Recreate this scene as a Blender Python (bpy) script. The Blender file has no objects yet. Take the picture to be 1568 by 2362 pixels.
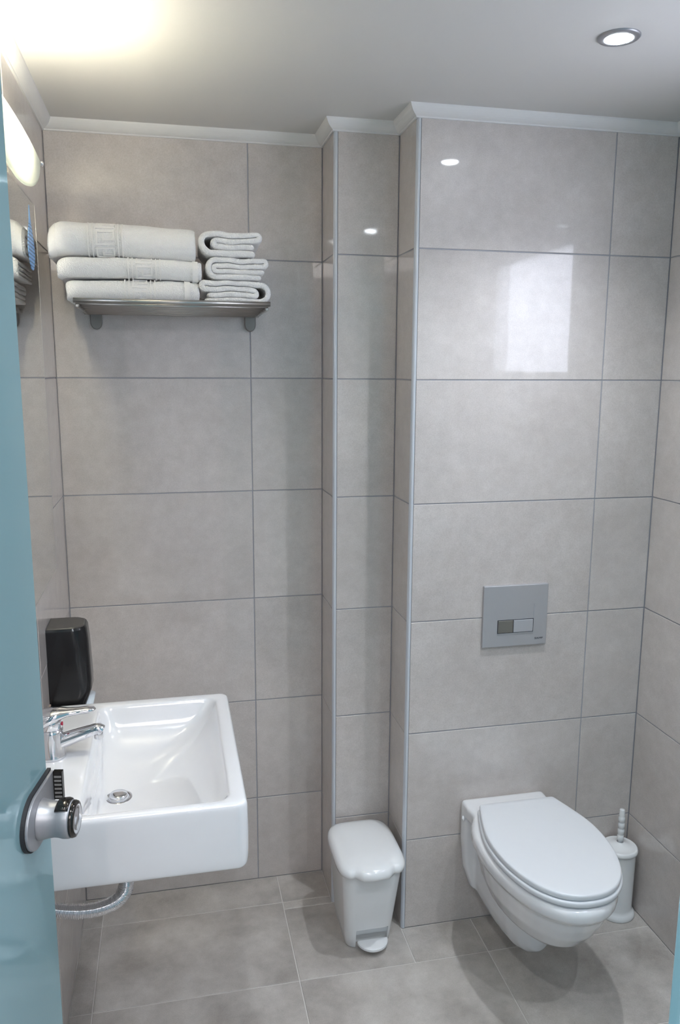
import bpy, bmesh, math, random
from mathutils import Vector, Matrix, noise
random.seed(7)
S = bpy.context.scene
COL = S.collection
PI = math.pi

# ------------------------------------------------------------------ camera
cam_d = bpy.data.cameras.new('camera')
cam = bpy.data.objects.new('camera', cam_d); COL.objects.link(cam)
F_PX, CAM = 1828.2, Vector((.3005, -2.3514, 1.6451))
YAW, PITCH, ROLL = -.2129, -.1775, .0046
cam_d.sensor_fit = 'VERTICAL'; cam_d.sensor_height = 36.0
cam_d.lens = F_PX / 2362 * 36.0
cam_d.clip_start = .02
Rv = Vector((math.cos(YAW), math.sin(YAW), 0)); Yv = Vector((-math.sin(YAW), math.cos(YAW), 0)); Zv = Vector((0, 0, 1))
FW = Yv*math.cos(PITCH) + Zv*math.sin(PITCH); UP = -Yv*math.sin(PITCH) + Zv*math.cos(PITCH)
R2 = Rv*math.cos(ROLL) + UP*math.sin(ROLL); U2 = -Rv*math.sin(ROLL) + UP*math.cos(ROLL)
M = Matrix((R2, U2, -FW)).transposed().to_4x4(); M.translation = CAM
cam.matrix_world = M
S.camera = cam

# ------------------------------------------------------------------ daylight and exposure
SKY = 2.5; XW_H = 1.765     # sky strength; inner face of the hall's right wall
world = bpy.data.worlds.new('world'); S.world = world; world.use_nodes = True
bg = world.node_tree.nodes['Background']
bg.inputs[0].default_value = (.80, .84, 1.0, 1); bg.inputs[1].default_value = SKY
S.view_settings.view_transform = 'Standard'; S.view_settings.look = 'None'
S.view_settings.gamma = 1; S.view_settings.exposure = 1.78
S.view_settings.use_curve_mapping = False
S.cycles.max_bounces = 12; S.cycles.diffuse_bounces = 8; S.cycles.glossy_bounces = 5
S.cycles.transparent_max_bounces = 12
S.cycles.sample_clamp_indirect = 6.0
LAMP_GLOW = 78.0     # tube of the mirror lamp
SPOT_W = 13.0        # recessed ceiling spots

def portal(loc, rot, sx, sy):
    l = bpy.data.lights.new('daylight_portal', 'AREA'); l.shape = 'RECTANGLE'; l.size = sx; l.size_y = sy
    l.cycles.is_portal = True
    o = bpy.data.objects.new('daylight_portal', l); COL.objects.link(o); o.location = loc; o.rotation_euler = rot
hl = bpy.data.lights.new('added_hall_fill', 'AREA'); hl.shape = 'DISK'; hl.size = .9; hl.energy = 5.5; hl.color = (1, .96, .97)  # fill light added in the unseen hall to brighten surfaces facing the doorway
ho = bpy.data.objects.new('added_hall_fill', hl); COL.objects.link(ho); ho.location = (.35, -3.0, 2.29)
portal((1.73, -1.25, 1.86), (0, PI/2, 0), .48, .74)
portal((XW_H+.07, -3.2, 1.2), (0, PI/2, 0), 1.9, 1.0)

# ------------------------------------------------------------------ room numbers (metres)
XA, XB, XW = .7529, .9323, 1.6649        # ends of back wall, of boxed-out middle, right wall
YB, YC, YF = -.1664, -.324, -2.0
ZM, ZCEIL = 2.264, 2.292
HT, Z6 = .333, .2877                      # tile course, top of lowest course
ZS = [0.0, Z6] + [Z6 + HT*k for k in range(1, 6)] + [ZCEIL]
XJA, XJC = .5404, 1.4815
GR = .0032

# ------------------------------------------------------------------ materials
def mat(name, col=(.8, .8, .8), rough=.5, metal=0, coat=0, spec=.5, bump=0, bscale=50, **kw):
    m = bpy.data.materials.new(name); m.use_nodes = True
    nt = m.node_tree; b = nt.nodes['Principled BSDF']
    b.inputs['Base Color'].default_value = (*col, 1); b.inputs['Roughness'].default_value = rough
    b.inputs['Metallic'].default_value = metal; b.inputs['Coat Weight'].default_value = coat
    b.inputs['Specular IOR Level'].default_value = spec
    b.inputs['Coat Roughness'].default_value = kw.get('coat_rough', .03)
    tc = nt.nodes.new('ShaderNodeTexCoord')
    n = nt.nodes.new('ShaderNodeTexNoise'); n.inputs['Scale'].default_value = bscale; n.inputs['Detail'].default_value = 4
    nt.links.new(tc.outputs['Object'], n.inputs['Vector'])
    v = kw.get('vary', .04)      # faint uneven colour
    r = nt.nodes.new('ShaderNodeMix'); r.data_type = 'RGBA'
    r.inputs['A'].default_value = (*[c*(1-v) for c in col], 1); r.inputs['B'].default_value = (*[min(1, c*(1+v)) for c in col], 1)
    nt.links.new(n.outputs['Fac'], r.inputs['Factor']); nt.links.new(r.outputs['Result'], b.inputs['Base Color'])
    if bump:
        bp = nt.nodes.new('ShaderNodeBump'); bp.inputs['Strength'].default_value = bump; bp.inputs['Distance'].default_value = kw.get('bdist', .001)
        nt.links.new(n.outputs['Fac'], bp.inputs['Height']); nt.links.new(bp.outputs['Normal'], b.inputs['Normal'])
    return m

def tile_mat(name, c1, c2, rough, coat, blotch=3.2, bumpd=.0003, spec=.5):
    m = bpy.data.materials.new(name); m.use_nodes = True
    nt = m.node_tree; L = nt.links.new; b = nt.nodes['Principled BSDF']
    tc = nt.nodes.new('ShaderNodeTexCoord'); oi = nt.nodes.new('ShaderNodeObjectInfo')
    mul = nt.nodes.new('ShaderNodeMath'); mul.operation = 'MULTIPLY'; mul.inputs[1].default_value = 37
    L(oi.outputs['Random'], mul.inputs[0])
    add = nt.nodes.new('ShaderNodeVectorMath'); add.operation = 'ADD'
    L(tc.outputs['Object'], add.inputs[0]); L(mul.outputs[0], add.inputs[1])
    def nz(s, d, ro=.6):
        n = nt.nodes.new('ShaderNodeTexNoise'); n.inputs['Scale'].default_value = s; n.inputs['Detail'].default_value = d
        n.inputs['Roughness'].default_value = ro; L(add.outputs[0], n.inputs['Vector']); return n
    n1 = nz(blotch, 6); n2 = nz(420, 2); n3 = nz(28, 5, .7)
    ra = nt.nodes.new('ShaderNodeValToRGB'); ra.color_ramp.elements[0].position = .34; ra.color_ramp.elements[1].position = .68
    ra.color_ramp.elements[0].color = (*c1, 1); ra.color_ramp.elements[1].color = (*c2, 1); L(n1.outputs['Fac'], ra.inputs[0])
    r2 = nt.nodes.new('ShaderNodeValToRGB'); r2.color_ramp.elements[0].position = .35; r2.color_ramp.elements[1].position = .7
    r2.color_ramp.elements[0].color = (.94, .935, .93, 1); r2.color_ramp.elements[1].color = (1.06, 1.06, 1.06, 1); L(n3.outputs['Fac'], r2.inputs[0])
    r3 = nt.nodes.new('ShaderNodeValToRGB'); r3.color_ramp.elements[0].position = .30; r3.color_ramp.elements[1].position = .62
    r3.color_ramp.elements[0].color = (.88, .87, .86, 1); r3.color_ramp.elements[1].color = (1.03, 1.03, 1.03, 1); L(n2.outputs['Fac'], r3.inputs[0])
    m1 = nt.nodes.new('ShaderNodeVectorMath'); m1.operation = 'MULTIPLY'; L(ra.outputs[0], m1.inputs[0]); L(r2.outputs[0], m1.inputs[1])
    m2 = nt.nodes.new('ShaderNodeVectorMath'); m2.operation = 'MULTIPLY'; L(m1.outputs[0], m2.inputs[0]); L(r3.outputs[0], m2.inputs[1])
    L(m2.outputs[0], b.inputs['Base Color'])
    b.inputs['Roughness'].default_value = rough; b.inputs['Coat Weight'].default_value = coat; b.inputs['Coat Roughness'].default_value = .045
    b.inputs['Specular IOR Level'].default_value = spec
    n4 = nz(9, 2); bp = nt.nodes.new('ShaderNodeBump'); bp.inputs['Distance'].default_value = bumpd; bp.inputs['Strength'].default_value = .5
    L(n4.outputs['Fac'], bp.inputs['Height']); L(bp.outputs['Normal'], b.inputs['Coat Normal']); 
    bp2 = nt.nodes.new('ShaderNodeBump'); bp2.inputs['Distance'].default_value = .0004; bp2.inputs['Strength'].default_value = .35
    L(n3.outputs['Fac'], bp2.inputs['Height']); L(bp2.outputs['Normal'], b.inputs['Normal'])
    return m

MT_WALL = tile_mat('glazed_wall_tile', (.555, .508, .482), (.640, .592, .567), .32, .9)
MT_FLOOR = tile_mat('matt_floor_tile', (.35, .322, .296), (.575, .543, .512), .42, .12, blotch=6)
MT_GROUT = mat('wall_grout', (.36, .36, .39), .9, bump=.3, bscale=300)
MT_FGROUT = mat('floor_grout', (.66, .63, .60), .9, bump=.3, bscale=300)
MT_CEIL = mat('ceiling_paint', (.67, .655, .635), .75, bump=.15, bscale=260, bdist=.0006, vary=.01)
MT_COVE = mat('plaster_cove', (.74, .73, .72), .55, vary=.02, bscale=40)
MT_TRIM = mat('plastic_tile_trim', (.60, .63, .68), .25, coat=.4, vary=.02)
MT_CHROME = mat('chrome', (.78, .78, .80), .07, metal=1, vary=.02)
MT_BRKT = mat('grey_bracket', (.26, .25, .235), .38, metal=.35, vary=.04)
MT_STEEL = mat('satin_steel', (.50, .485, .46), .30, metal=1, vary=.06, bscale=30)
MT_CER = mat('white_ceramic', (.77, .77, .785), .12, coat=1, vary=.01)
MT_PLAST = mat('white_plastic', (.80, .81, .82), .22, coat=.3, vary=.01)
MT_LID = mat('glossy_lid_plastic', (.82, .83, .84), .16, coat=.8, vary=.01)
MT_SEAT = mat('seat_plastic', (.72, .735, .765), .28, coat=.15, vary=.01)
MT_BLACK = mat('black_gloss_plastic', (.010, .010, .011), .18, coat=.15, spec=.35, vary=.2, bscale=800)
MT_GREYPL = mat('dispenser_top', (.06, .056, .052), .4, vary=.1, bscale=300)
MT_PLATE = mat('satin_silver_plastic', (.50, .495, .51), .38, metal=.45, vary=.03, bscale=500)
MT_PLATE2 = mat('button_silver', (.60, .60, .63), .30, metal=.55, vary=.03)
MT_PLATE3 = mat('button_bronze_grey', (.32, .30, .27), .28, metal=.75, vary=.03)
MT_LOCK = mat('satin_nickel', (.36, .36, .375), .42, metal=.7, vary=.04, bscale=200)
MT_DARK = mat('dark_metal', (.06, .055, .05), .12, metal=.9, vary=.1)
MT_RUB = mat('black_rubber', (.015, .015, .017), .6)
MT_INK = mat('ink', (.02, .02, .03), .5)
MT_RED = mat('red_dot', (.5, .02, .06), .3)
MT_HALL = mat('hall_paint', (.52, .52, .52), .8, vary=.02)
MT_MIRROR = mat('mirror_silver', (.80, .82, .80), .02, metal=1, vary=.0)

def towel_mat():
    m = mat('terry_cotton', (.92, .905, .89), .95, vary=.05, bscale=60)
    nt = m.node_tree; b = nt.nodes['Principled BSDF']; L = nt.links.new
    b.inputs['Sheen Weight'].default_value = .25; b.inputs['Specular IOR Level'].default_value = .1
    tc = nt.nodes['Texture Coordinate']
    v = nt.nodes.new('ShaderNodeTexVoronoi'); v.inputs['Scale'].default_value = 420; L(tc.outputs['Object'], v.inputs['Vector'])
    n = nt.nodes.new('ShaderNodeTexNoise'); n.inputs['Scale'].default_value = 160; n.inputs['Detail'].default_value = 3; L(tc.outputs['Object'], n.inputs['Vector'])
    a = nt.nodes.new('ShaderNodeMath'); a.operation = 'SUBTRACT'; L(n.outputs['Fac'], a.inputs[0]); L(v.outputs['Distance'], a.inputs[1])
    bp = nt.nodes.new('ShaderNodeBump'); bp.inputs['Distance'].default_value = .0028; bp.inputs['Strength'].default_value = .6
    L(a.outputs[0], bp.inputs['Height']); L(bp.outputs['Normal'], b.inputs['Normal'])
    return m
MT_TOWEL = towel_mat()
MT_BAND = mat('flat_woven_cotton', (.88, .86, .835), .9, vary=.04, bscale=200, bump=.4, bdist=.0006)

def front_only(nt, fr):
    # surface reflection counts once, where a ray enters the glass
    g = nt.nodes.new('ShaderNodeNewGeometry'); i = nt.nodes.new('ShaderNodeMath'); i.operation = 'SUBTRACT'; i.inputs[0].default_value = 1
    m = nt.nodes.new('ShaderNodeMath'); m.operation = 'MULTIPLY'
    nt.links.new(g.outputs['Backfacing'], i.inputs[1]); nt.links.new(i.outputs[0], m.inputs[0]); nt.links.new(fr.outputs[0], m.inputs[1])
    return m.outputs[0]
def frosted():
    m = bpy.data.materials.new('frosted_teal_glass'); m.use_nodes = True
    nt = m.node_tree; L = nt.links.new; nt.nodes.remove(nt.nodes['Principled BSDF']); out = nt.nodes['Material Output']
    d = nt.nodes.new('ShaderNodeBsdfDiffuse'); t = nt.nodes.new('ShaderNodeBsdfTranslucent'); g = nt.nodes.new('ShaderNodeBsdfGlossy')
    tc = nt.nodes.new('ShaderNodeTexCoord'); n = nt.nodes.new('ShaderNodeTexNoise'); n.inputs['Scale'].default_value = 2.5
    L(tc.outputs['Object'], n.inputs['Vector'])
    cr = nt.nodes.new('ShaderNodeMix'); cr.data_type = 'RGBA'; cr.inputs['A'].default_value = (.37, .56, .60, 1); cr.inputs['B'].default_value = (.40, .59, .63, 1)
    L(n.outputs['Fac'], cr.inputs['Factor']); L(cr.outputs['Result'], d.inputs[0]); L(cr.outputs['Result'], t.inputs[0])
    g.inputs['Roughness'].default_value = .05; g.inputs[0].default_value = (.9, .97, 1, 1)
    a = nt.nodes.new('ShaderNodeMixShader'); a.inputs[0].default_value = .58; L(d.outputs[0], a.inputs[1]); L(t.outputs[0], a.inputs[2])
    fr = nt.nodes.new('ShaderNodeFresnel'); fr.inputs[0].default_value = 1.48
    b = nt.nodes.new('ShaderNodeMixShader'); L(front_only(nt, fr), b.inputs[0]); L(a.outputs[0], b.inputs[1]); L(g.outputs[0], b.inputs[2]); L(b.outputs[0], out.inputs[0])
    return m
MT_FROST = frosted()

def clear_glass():
    m = bpy.data.materials.new('window_glass'); m.use_nodes = True
    nt = m.node_tree; L = nt.links.new; nt.nodes.remove(nt.nodes['Principled BSDF']); out = nt.nodes['Material Output']
    t = nt.nodes.new('ShaderNodeBsdfTransparent'); g = nt.nodes.new('ShaderNodeBsdfGlossy'); g.inputs['Roughness'].default_value = .02
    fr = nt.nodes.new('ShaderNodeFresnel'); fr.inputs[0].default_value = 1.45
    x = nt.nodes.new('ShaderNodeMixShader'); L(front_only(nt, fr), x.inputs[0]); L(t.outputs[0], x.inputs[1]); L(g.outputs[0], x.inputs[2]); L(x.outputs[0], out.inputs[0])
    return m
MT_GLASS = clear_glass()

def shade_glass():
    m = bpy.data.materials.new('opal_shade_glass'); m.use_nodes = True
    nt = m.node_tree; L = nt.links.new; nt.nodes.remove(nt.nodes['Principled BSDF']); out = nt.nodes['Material Output']
    d = nt.nodes.new('ShaderNodeBsdfDiffuse'); d.inputs[0].default_value = (.82, .84, .80, 1)
    t = nt.nodes.new('ShaderNodeBsdfTranslucent'); t.inputs[0].default_value = (.86, .88, .83, 1)
    g = nt.nodes.new('ShaderNodeBsdfGlossy'); g.inputs['Roughness'].default_value = .1
    a = nt.nodes.new('ShaderNodeMixShader'); a.inputs[0].default_value = .55; L(d.outputs[0], a.inputs[1]); L(t.outputs[0], a.inputs[2])
    b = nt.nodes.new('ShaderNodeMixShader'); b.inputs[0].default_value = .06; L(a.outputs[0], b.inputs[1]); L(g.outputs[0], b.inputs[2]); L(b.outputs[0], out.inputs[0])
    return m
MT_SHADE = shade_glass()

def emit(name, col, s):
    m = bpy.data.materials.new(name); m.use_nodes = True
    b = m.node_tree.nodes['Principled BSDF']; b.inputs['Base Color'].default_value = (.8, .8, .8, 1)
    b.inputs['Emission Color'].default_value = (*col, 1); b.inputs['Emission Strength'].default_value = s
    return m
MT_TUBE = emit('lit_tube', (1, .93, .72), LAMP_GLOW)
MT_LED = emit('lit_spot_lens', (.85, .93, 1), 28)

def soap_mat():
    return mat('clear_soap_bag', (.72, .78, .82), .2, coat=.4)
MT_SOAP = soap_mat()

def sticker_mat():
    m = bpy.data.materials.new('blue_sticker_print'); m.use_nodes = True
    nt = m.node_tree; L = nt.links.new; b = nt.nodes['Principled BSDF']; b.inputs['Roughness'].default_value = .4
    tc = nt.nodes.new('ShaderNodeTexCoord'); sp = nt.nodes.new('ShaderNodeSeparateXYZ'); L(tc.outputs['Object'], sp.inputs[0])
    w = nt.nodes.new('ShaderNodeMath'); w.operation = 'MULTIPLY'; w.inputs[1].default_value = 2*PI/.0085; L(sp.outputs['Z'], w.inputs[0])
    s = nt.nodes.new('ShaderNodeMath'); s.operation = 'SINE'; L(w.outputs[0], s.inputs[0])
    n = nt.nodes.new('ShaderNodeTexNoise'); n.inputs['Scale'].default_value = 260; L(tc.outputs['Object'], n.inputs['Vector'])
    g1 = nt.nodes.new('ShaderNodeMath'); g1.operation = 'GREATER_THAN'; g1.inputs[1].default_value = .35; L(s.outputs[0], g1.inputs[0])
    g2 = nt.nodes.new('ShaderNodeMath'); g2.operation = 'GREATER_THAN'; g2.inputs[1].default_value = .44; L(n.outputs['Fac'], g2.inputs[0])
    k = nt.nodes.new('ShaderNodeMath'); k.operation = 'MULTIPLY'; L(g1.outputs[0], k.inputs[0]); L(g2.outputs[0], k.inputs[1])
    z = nt.nodes.new('ShaderNodeMath'); z.operation = 'LESS_THAN'; z.inputs[1].default_value = .028; L(sp.outputs['Z'], z.inputs[0])
    k2 = nt.nodes.new('ShaderNodeMath'); k2.operation = 'MULTIPLY'; L(k.outputs[0], k2.inputs[0]); L(z.outputs[0], k2.inputs[1])
    x = nt.nodes.new('ShaderNodeMix'); x.data_type = 'RGBA'; x.inputs['A'].default_value = (.24, .46, .80, 1); x.inputs['B'].default_value = (.06, .11, .26, 1)
    L(k2.outputs[0], x.inputs['Factor']); L(x.outputs['Result'], b.inputs['Base Color'])
    return m
MT_STICK = sticker_mat()

# ------------------------------------------------------------------ helpers
def link(o, parent=None):
    COL.objects.link(o)
    if parent: o.parent = parent
    return o

def mesh_obj(name, bm_or_data, m, parent=None, smooth=False, loc=None, keep=False):
    me = bpy.data.meshes.new(name)
    if isinstance(bm_or_data, tuple):
        me.from_pydata([tuple(v) for v in bm_or_data[0]], [], bm_or_data[1])
        bm = bmesh.new(); bm.from_mesh(me); bmesh.ops.recalc_face_normals(bm, faces=bm.faces); bm.to_mesh(me); bm.free()
    else:
        if not keep: bmesh.ops.recalc_face_normals(bm_or_data, faces=bm_or_data.faces)
        bm_or_data.to_mesh(me); bm_or_data.free()
    for mm in (m if isinstance(m, (list, tuple)) else [m]): me.materials.append(mm)
    if smooth: me.shade_smooth()
    o = link(bpy.data.objects.new(name, me), parent)
    if loc is not None:    # move the object's origin there
        loc = Vector(loc); me.transform(Matrix.Translation(-loc)); o.location = loc
    return o

def empty(name, loc=(0, 0, 0), label=None, cat=None, group=None):
    o = bpy.data.objects.new(name, None); COL.objects.link(o); o.location = loc; o.empty_display_size = .05
    return tag(o, label, cat, group)

def tag(o, label=None, cat=None, group=None, kind=None):
    if label: o['label'] = label
    if cat: o['category'] = cat
    if group: o['group'] = group
    if kind: o['kind'] = kind
    return o

def rel(o, root):
    """parent o (built in world coordinates) to root, keeping its place"""
    o.parent = root; o.matrix_parent_inverse = Matrix.Translation(-Vector(root.location)); return o

def box(bm, a, b, mi=0):
    a, b = Vector(a), Vector(b)
    r = bmesh.ops.create_cube(bm, size=1)
    c, d = (a+b)/2, (b-a)
    for v in r['verts']: v.co = Vector((v.co.x*abs(d.x), v.co.y*abs(d.y), v.co.z*abs(d.z))) + c
    for v in r['verts']:
        for f in v.link_faces: f.material_index = mi
    return r['verts']

def bevel_all(bm, w, seg=2):
    bmesh.ops.bevel(bm, geom=list(bm.edges), offset=w, segments=seg, affect='EDGES', profile=.5, clamp_overlap=True)

def loft(loops, cap0=True, cap1=True, closed=True):
    n = len(loops[0]); V = [p for l in loops for p in l]; Fc = []
    for i in range(len(loops)-1):
        for j in range(n if closed else n-1):
            k = (j+1) % n
            Fc.append((i*n+j, i*n+k, (i+1)*n+k, (i+1)*n+j))
    if cap0: Fc.append(tuple(reversed(range(n))))
    if cap1: Fc.append(tuple((len(loops)-1)*n + j for j in range(n)))
    return V, Fc

def merge(*parts):
    V, Fc = [], []
    for v, f in parts:
        o = len(V); V += list(v); Fc += [tuple(i+o for i in q) for q in f]
    return V, Fc

def rrect(cx, cy, hx, hy, r, z, n=6):
    """rounded rectangle loop in the xy plane"""
    P = []
    r = min(r, hx, hy)
    for sx, sy, a0 in ((1, 1, 0), (-1, 1, PI/2), (-1, -1, PI), (1, -1, 1.5*PI)):
        for i in range(n+1):
            a = a0 + PI/2*i/n
            P.append(Vector((cx + sx*(hx-r) + r*math.cos(a), cy + sy*(hy-r) + r*math.sin(a), z)))
    return P

def lathe(profile, c=(0, 0, 0), n=32, axis='z'):
    loops = []
    for r, z in profile:
        l = []
        for i in range(n):
            a = 2*PI*i/n; x, y = r*math.cos(a), r*math.sin(a)
            p = {'z': (x, y, z), 'x': (z, x, y), 'y': (y, z, x)}[axis]
            l.append(Vector(p) + Vector(c))
        loops.append(l)
    return loft(loops)

def tube(path, r, n=10, cap=True):
    path = [Vector(p) for p in path]; loops = []; up = None
    rs = r if isinstance(r, (list, tuple)) else [r]*len(path)
    for i, p in enumerate(path):
        t = (path[min(i+1, len(path)-1)] - path[max(i-1, 0)]).normalized()
        if up is None:
            up = Vector((0, 0, 1)) if abs(t.z) < .9 else Vector((0, 1, 0))
        u = (up - t*up.dot(t)).normalized(); up = u; w = t.cross(u)
        loops.append([p + (u*math.cos(2*PI*k/n) + w*math.sin(2*PI*k/n))*rs[i] for k in range(n)])
    return loft(loops, cap, cap)

def spline(pts, n=8, closed=False):
    pts = [Vector(p) for p in pts]; out = []; N = len(pts)
    for i in range(N if closed else N-1):
        if closed: p0, p1, p2, p3 = pts[(i-1) % N], pts[i], pts[(i+1) % N], pts[(i+2) % N]
        else: p0, p1, p2, p3 = pts[max(i-1, 0)], pts[i], pts[i+1], pts[min(i+2, N-1)]
        for k in range(n):
            t = k/n
            out.append(.5*((2*p1) + (p2-p0)*t + (2*p0-5*p1+4*p2-p3)*t*t + (3*p1-p0-3*p2+p3)*t**3))
    if not closed: out.append(pts[-1])
    return out

# ------------------------------------------------------------------ tiled surfaces
def tile_mesh(w, h, d, bev=.0008):
    bm = bmesh.new(); box(bm, (-w/2, -h/2, -d), (w/2, h/2, 0))
    top = [e for e in bm.edges if all(v.co.z > -1e-6 for v in e.verts)]
    bmesh.ops.bevel(bm, geom=top, offset=bev, segments=1, affect='EDGES')
    me = bpy.data.meshes.new('tile'); bmesh.ops.recalc_face_normals(bm, faces=bm.faces); bm.to_mesh(me); bm.free(); return me
TM = {}
def tiles(parent, origin, ua, va, us, vs, m, name='tile', depth=.006, skip=None, tilt=.0012):
    """tiles between the joint coordinates us x vs on the plane origin + u*ua + v*va"""
    ua, va, origin = Vector(ua), Vector(va), Vector(origin); n = ua.cross(va)
    for i in range(len(us)-1):
        for j in range(len(vs)-1):
            u0, u1, v0, v1 = us[i], us[i+1], vs[j], vs[j+1]
            if skip and skip(u0, u1, v0, v1): continue
            w, h = u1-u0-GR, v1-v0-GR
            if w < .004 or h < .004: continue
            key = (round(w, 4), round(h, 4), m.name)
            if key not in TM:
                TM[key] = tile_mesh(w, h, depth); TM[key].materials.append(m)
            o = bpy.data.objects.new(name, TM[key]); link(o, parent)
            c = origin + ua*(u0+u1)/2 + va*(v0+v1)/2 + n*random.uniform(-.0002, .0002)
            R = Matrix((ua, va, n)).transposed()
            t = Matrix.Rotation(random.uniform(-tilt, tilt), 3, 'X') @ Matrix.Rotation(random.uniform(-tilt, tilt), 3, 'Y')
            o.matrix_local = Matrix.Translation(c) @ (R @ t).to_4x4()

def slab(name, a, b, m, kind='structure', parent=None):
    bm = bmesh.new(); box(bm, a, b); o = mesh_obj(name, bm, m, parent)
    if kind and not parent: o['kind'] = kind
    return o
B = .0018   # how far the grout bed sits behind the tile faces
T = .10
# back wall, left part
w_back = slab('wall_back', (-T, B, 0), (XA+.05, T, ZCEIL), MT_GROUT)
tiles(w_back, (0, 0, 0), (1, 0, 0), (0, 0, 1), [0, XJA, XA], ZS, MT_WALL)
# boxed-out middle: front face and its short left return
w_mid = slab('wall_back_center', (XA+B, YB+B, 0), (XB+.05, T, ZCEIL), MT_GROUT)
tiles(w_mid, (0, YB, 0), (1, 0, 0), (0, 0, 1), [XA+.009, XB], ZS, MT_WALL)
tiles(w_mid, (XA, 0, 0), (0, -1, 0), (0, 0, 1), [0, -YB-.009], ZS, MT_WALL)
# boxed-out right part
w_right_box = slab('wall_back_right', (XB+B, YC+B, 0), (XW+T, T, ZCEIL), MT_GROUT)
tiles(w_right_box, (0, YC, 0), (1, 0, 0), (0, 0, 1), [XB+.009, XJC, XW], ZS, MT_WALL)
tiles(w_right_box, (XB, YB, 0), (0, -1, 0), (0, 0, 1), [0, YB-YC-.009], ZS, MT_WALL)
# left wall
w_left = slab('wall_left', (-T, YF, 0), (-B, 0, ZCEIL), MT_GROUT)
tiles(w_left, (0, YF, 0), (0, 1, 0), (0, 0, 1), [0, -YF-1.647, -YF-1.098, -YF-.549, -YF], ZS, MT_WALL)
# right wall with the window opening
WY0, WY1, WZ0, WZ1 = -1.62, -.880, Z6+HT*4, 2.10
bm = bmesh.new()
box(bm, (XW+B, YF, 0), (XW+T, YC, WZ0)); box(bm, (XW+B, YF, WZ1), (XW+T, YC, ZCEIL))
box(bm, (XW+B, YF, WZ0), (XW+T, WY0, WZ1)); box(bm, (XW+B, WY1, WZ0), (XW+T, YC, WZ1))
w_right = tag(mesh_obj('wall_right', bm, MT_GROUT), kind='structure')
# the tile's face must look towards -x: run v downwards by flipping the u axis
def rt(y0, y1, zs): tiles(w_right, (XW, 0, 0), (0, -1, 0), (0, 0, 1), [-y1, -y0], zs, MT_WALL)
for y0, y1 in ((YC-.549, YC), (YC-1.098, YC-.549), (YC-1.647, YC-1.098), (YF, YC-1.647)):
    rt(y0, y1, ZS[:6])
    if y1 <= WY0 or y0 >= WY1: rt(y0, y1, ZS[5:])
rt(YC-1.647, WY0, ZS[5:])
for y0, y1 in ((YC-1.098, WY1), (WY0, YC-1.098)): rt(y0, y1, [WZ1, ZCEIL])

# floor
bm = bmesh.new(); box(bm, (-.9, -4.0, -.08), (XW_H, YF, -B)); box(bm, (-.1, YF, -.08), (XW+T, T, -B))
fl = tag(mesh_obj('floor', bm, MT_FGROUT), kind='structure')
YF1, YFS = -.1332, .3318
ys = sorted([0, YF1] + [YF1 - YFS*k for k in range(1, 6)] + [YF])
xs = [0, .0576, .6018, 1.1508, XW]
tiles(fl, (0, 0, 0), (1, 0, 0), (0, 1, 0), xs[:3], ys, MT_FLOOR)
# behind the boxed-out walls nothing shows; cut the tiles there to fit
def ft(x0, x1, y0, y1): tiles(fl, (0, 0, 0), (1, 0, 0), (0, 1, 0), [x0, x1], [y0, y1], MT_FLOOR)
ft(.6018, XA, YF1, 0); ft(.6018, XA, YB, YF1); ft(.6018, XB, YF1-YFS, YB); 
ft(XB, 1.1508, YF1-YFS, YC); ft(1.1508, XW, YF1-YFS, YC)
tiles(fl, (0, 0, 0), (1, 0, 0), (0, 1, 0), [.6018, 1.1508, XW], [y for y in ys if y <= YF1-YFS+1e-6], MT_FLOOR)
# hall floor tiles
tiles(fl, (0, 0, 0), (1, 0, 0), (0, 1, 0), [-.9, -.351, .1975, .746, 1.294, XW_H], [-4.0, -3.668, -3.336, -3.004, -2.672, -2.34, YF], MT_FLOOR)

# ceiling
def two_box(name, z0, z1, m):
    bm = bmesh.new(); box(bm, (-.9, -4.0, z0), (XW_H, YF, z1)); box(bm, (-.1, YF, z0), (XW+T, T, z1))
    return tag(mesh_obj(name, bm, m), kind='structure')
ceil = two_box('ceiling', ZCEIL, ZCEIL+.1, MT_CEIL)

# hall around the camera (the photographer stands in it)
slab('wall_hall_left', (-1.0, -4.0, 0), (-.9, YF, ZCEIL), MT_HALL)
slab('wall_hall_back', (-1, -4.1, 0), (XW_H+.1, -4.0, ZCEIL), MT_HALL)
bm = bmesh.new()
box(bm, (XW_H, -4.0, 0), (XW_H+.1, -3.7, ZCEIL)); box(bm, (XW_H, -2.7, 0), (XW_H+.1, YF, ZCEIL))
box(bm, (XW_H, -3.7, 0), (XW_H+.1, -2.7, .25)); box(bm, (XW_H, -3.7, 2.15), (XW_H+.1, -2.7, ZCEIL))
tag(mesh_obj('wall_hall_right', bm, MT_HALL), kind='structure')
slab('wall_front_left', (-.9, YF-.05, 0), (-.0, YF+.0, ZCEIL), MT_HALL)
slab('wall_front_right', (XW, YF-.05, 0), (XW_H+.1, YF, ZCEIL), MT_HALL)

def window(name, y0, y1, z0, z1, x, t=.05):
    bm = bmesh.new(); w = .022
    box(bm, (x, y0, z0), (x+t, y1, z0+w)); box(bm, (x, y0, z1-w), (x+t, y1, z1))
    box(bm, (x, y0, z0+w), (x+t, y0+w, z1-w)); box(bm, (x, y1-w, z0+w), (x+t, y1, z1-w))
    f = tag(mesh_obj(name, bm, MT_PLAST), kind='structure')
    bm = bmesh.new(); box(bm, (x+t*.5-.002, y0+w, z0+w), (x+t*.5+.002, y1-w, z1-w)); mesh_obj('window_pane', bm, MT_GLASS, f)
window('window_1', WY0, WY1, WZ0, WZ1, XW+.03)
window('added_hall_window', -3.7, -2.7, .25, 2.15, XW_H+.03)  # unseen window, added so daylight reaches the room from behind the camera

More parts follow.
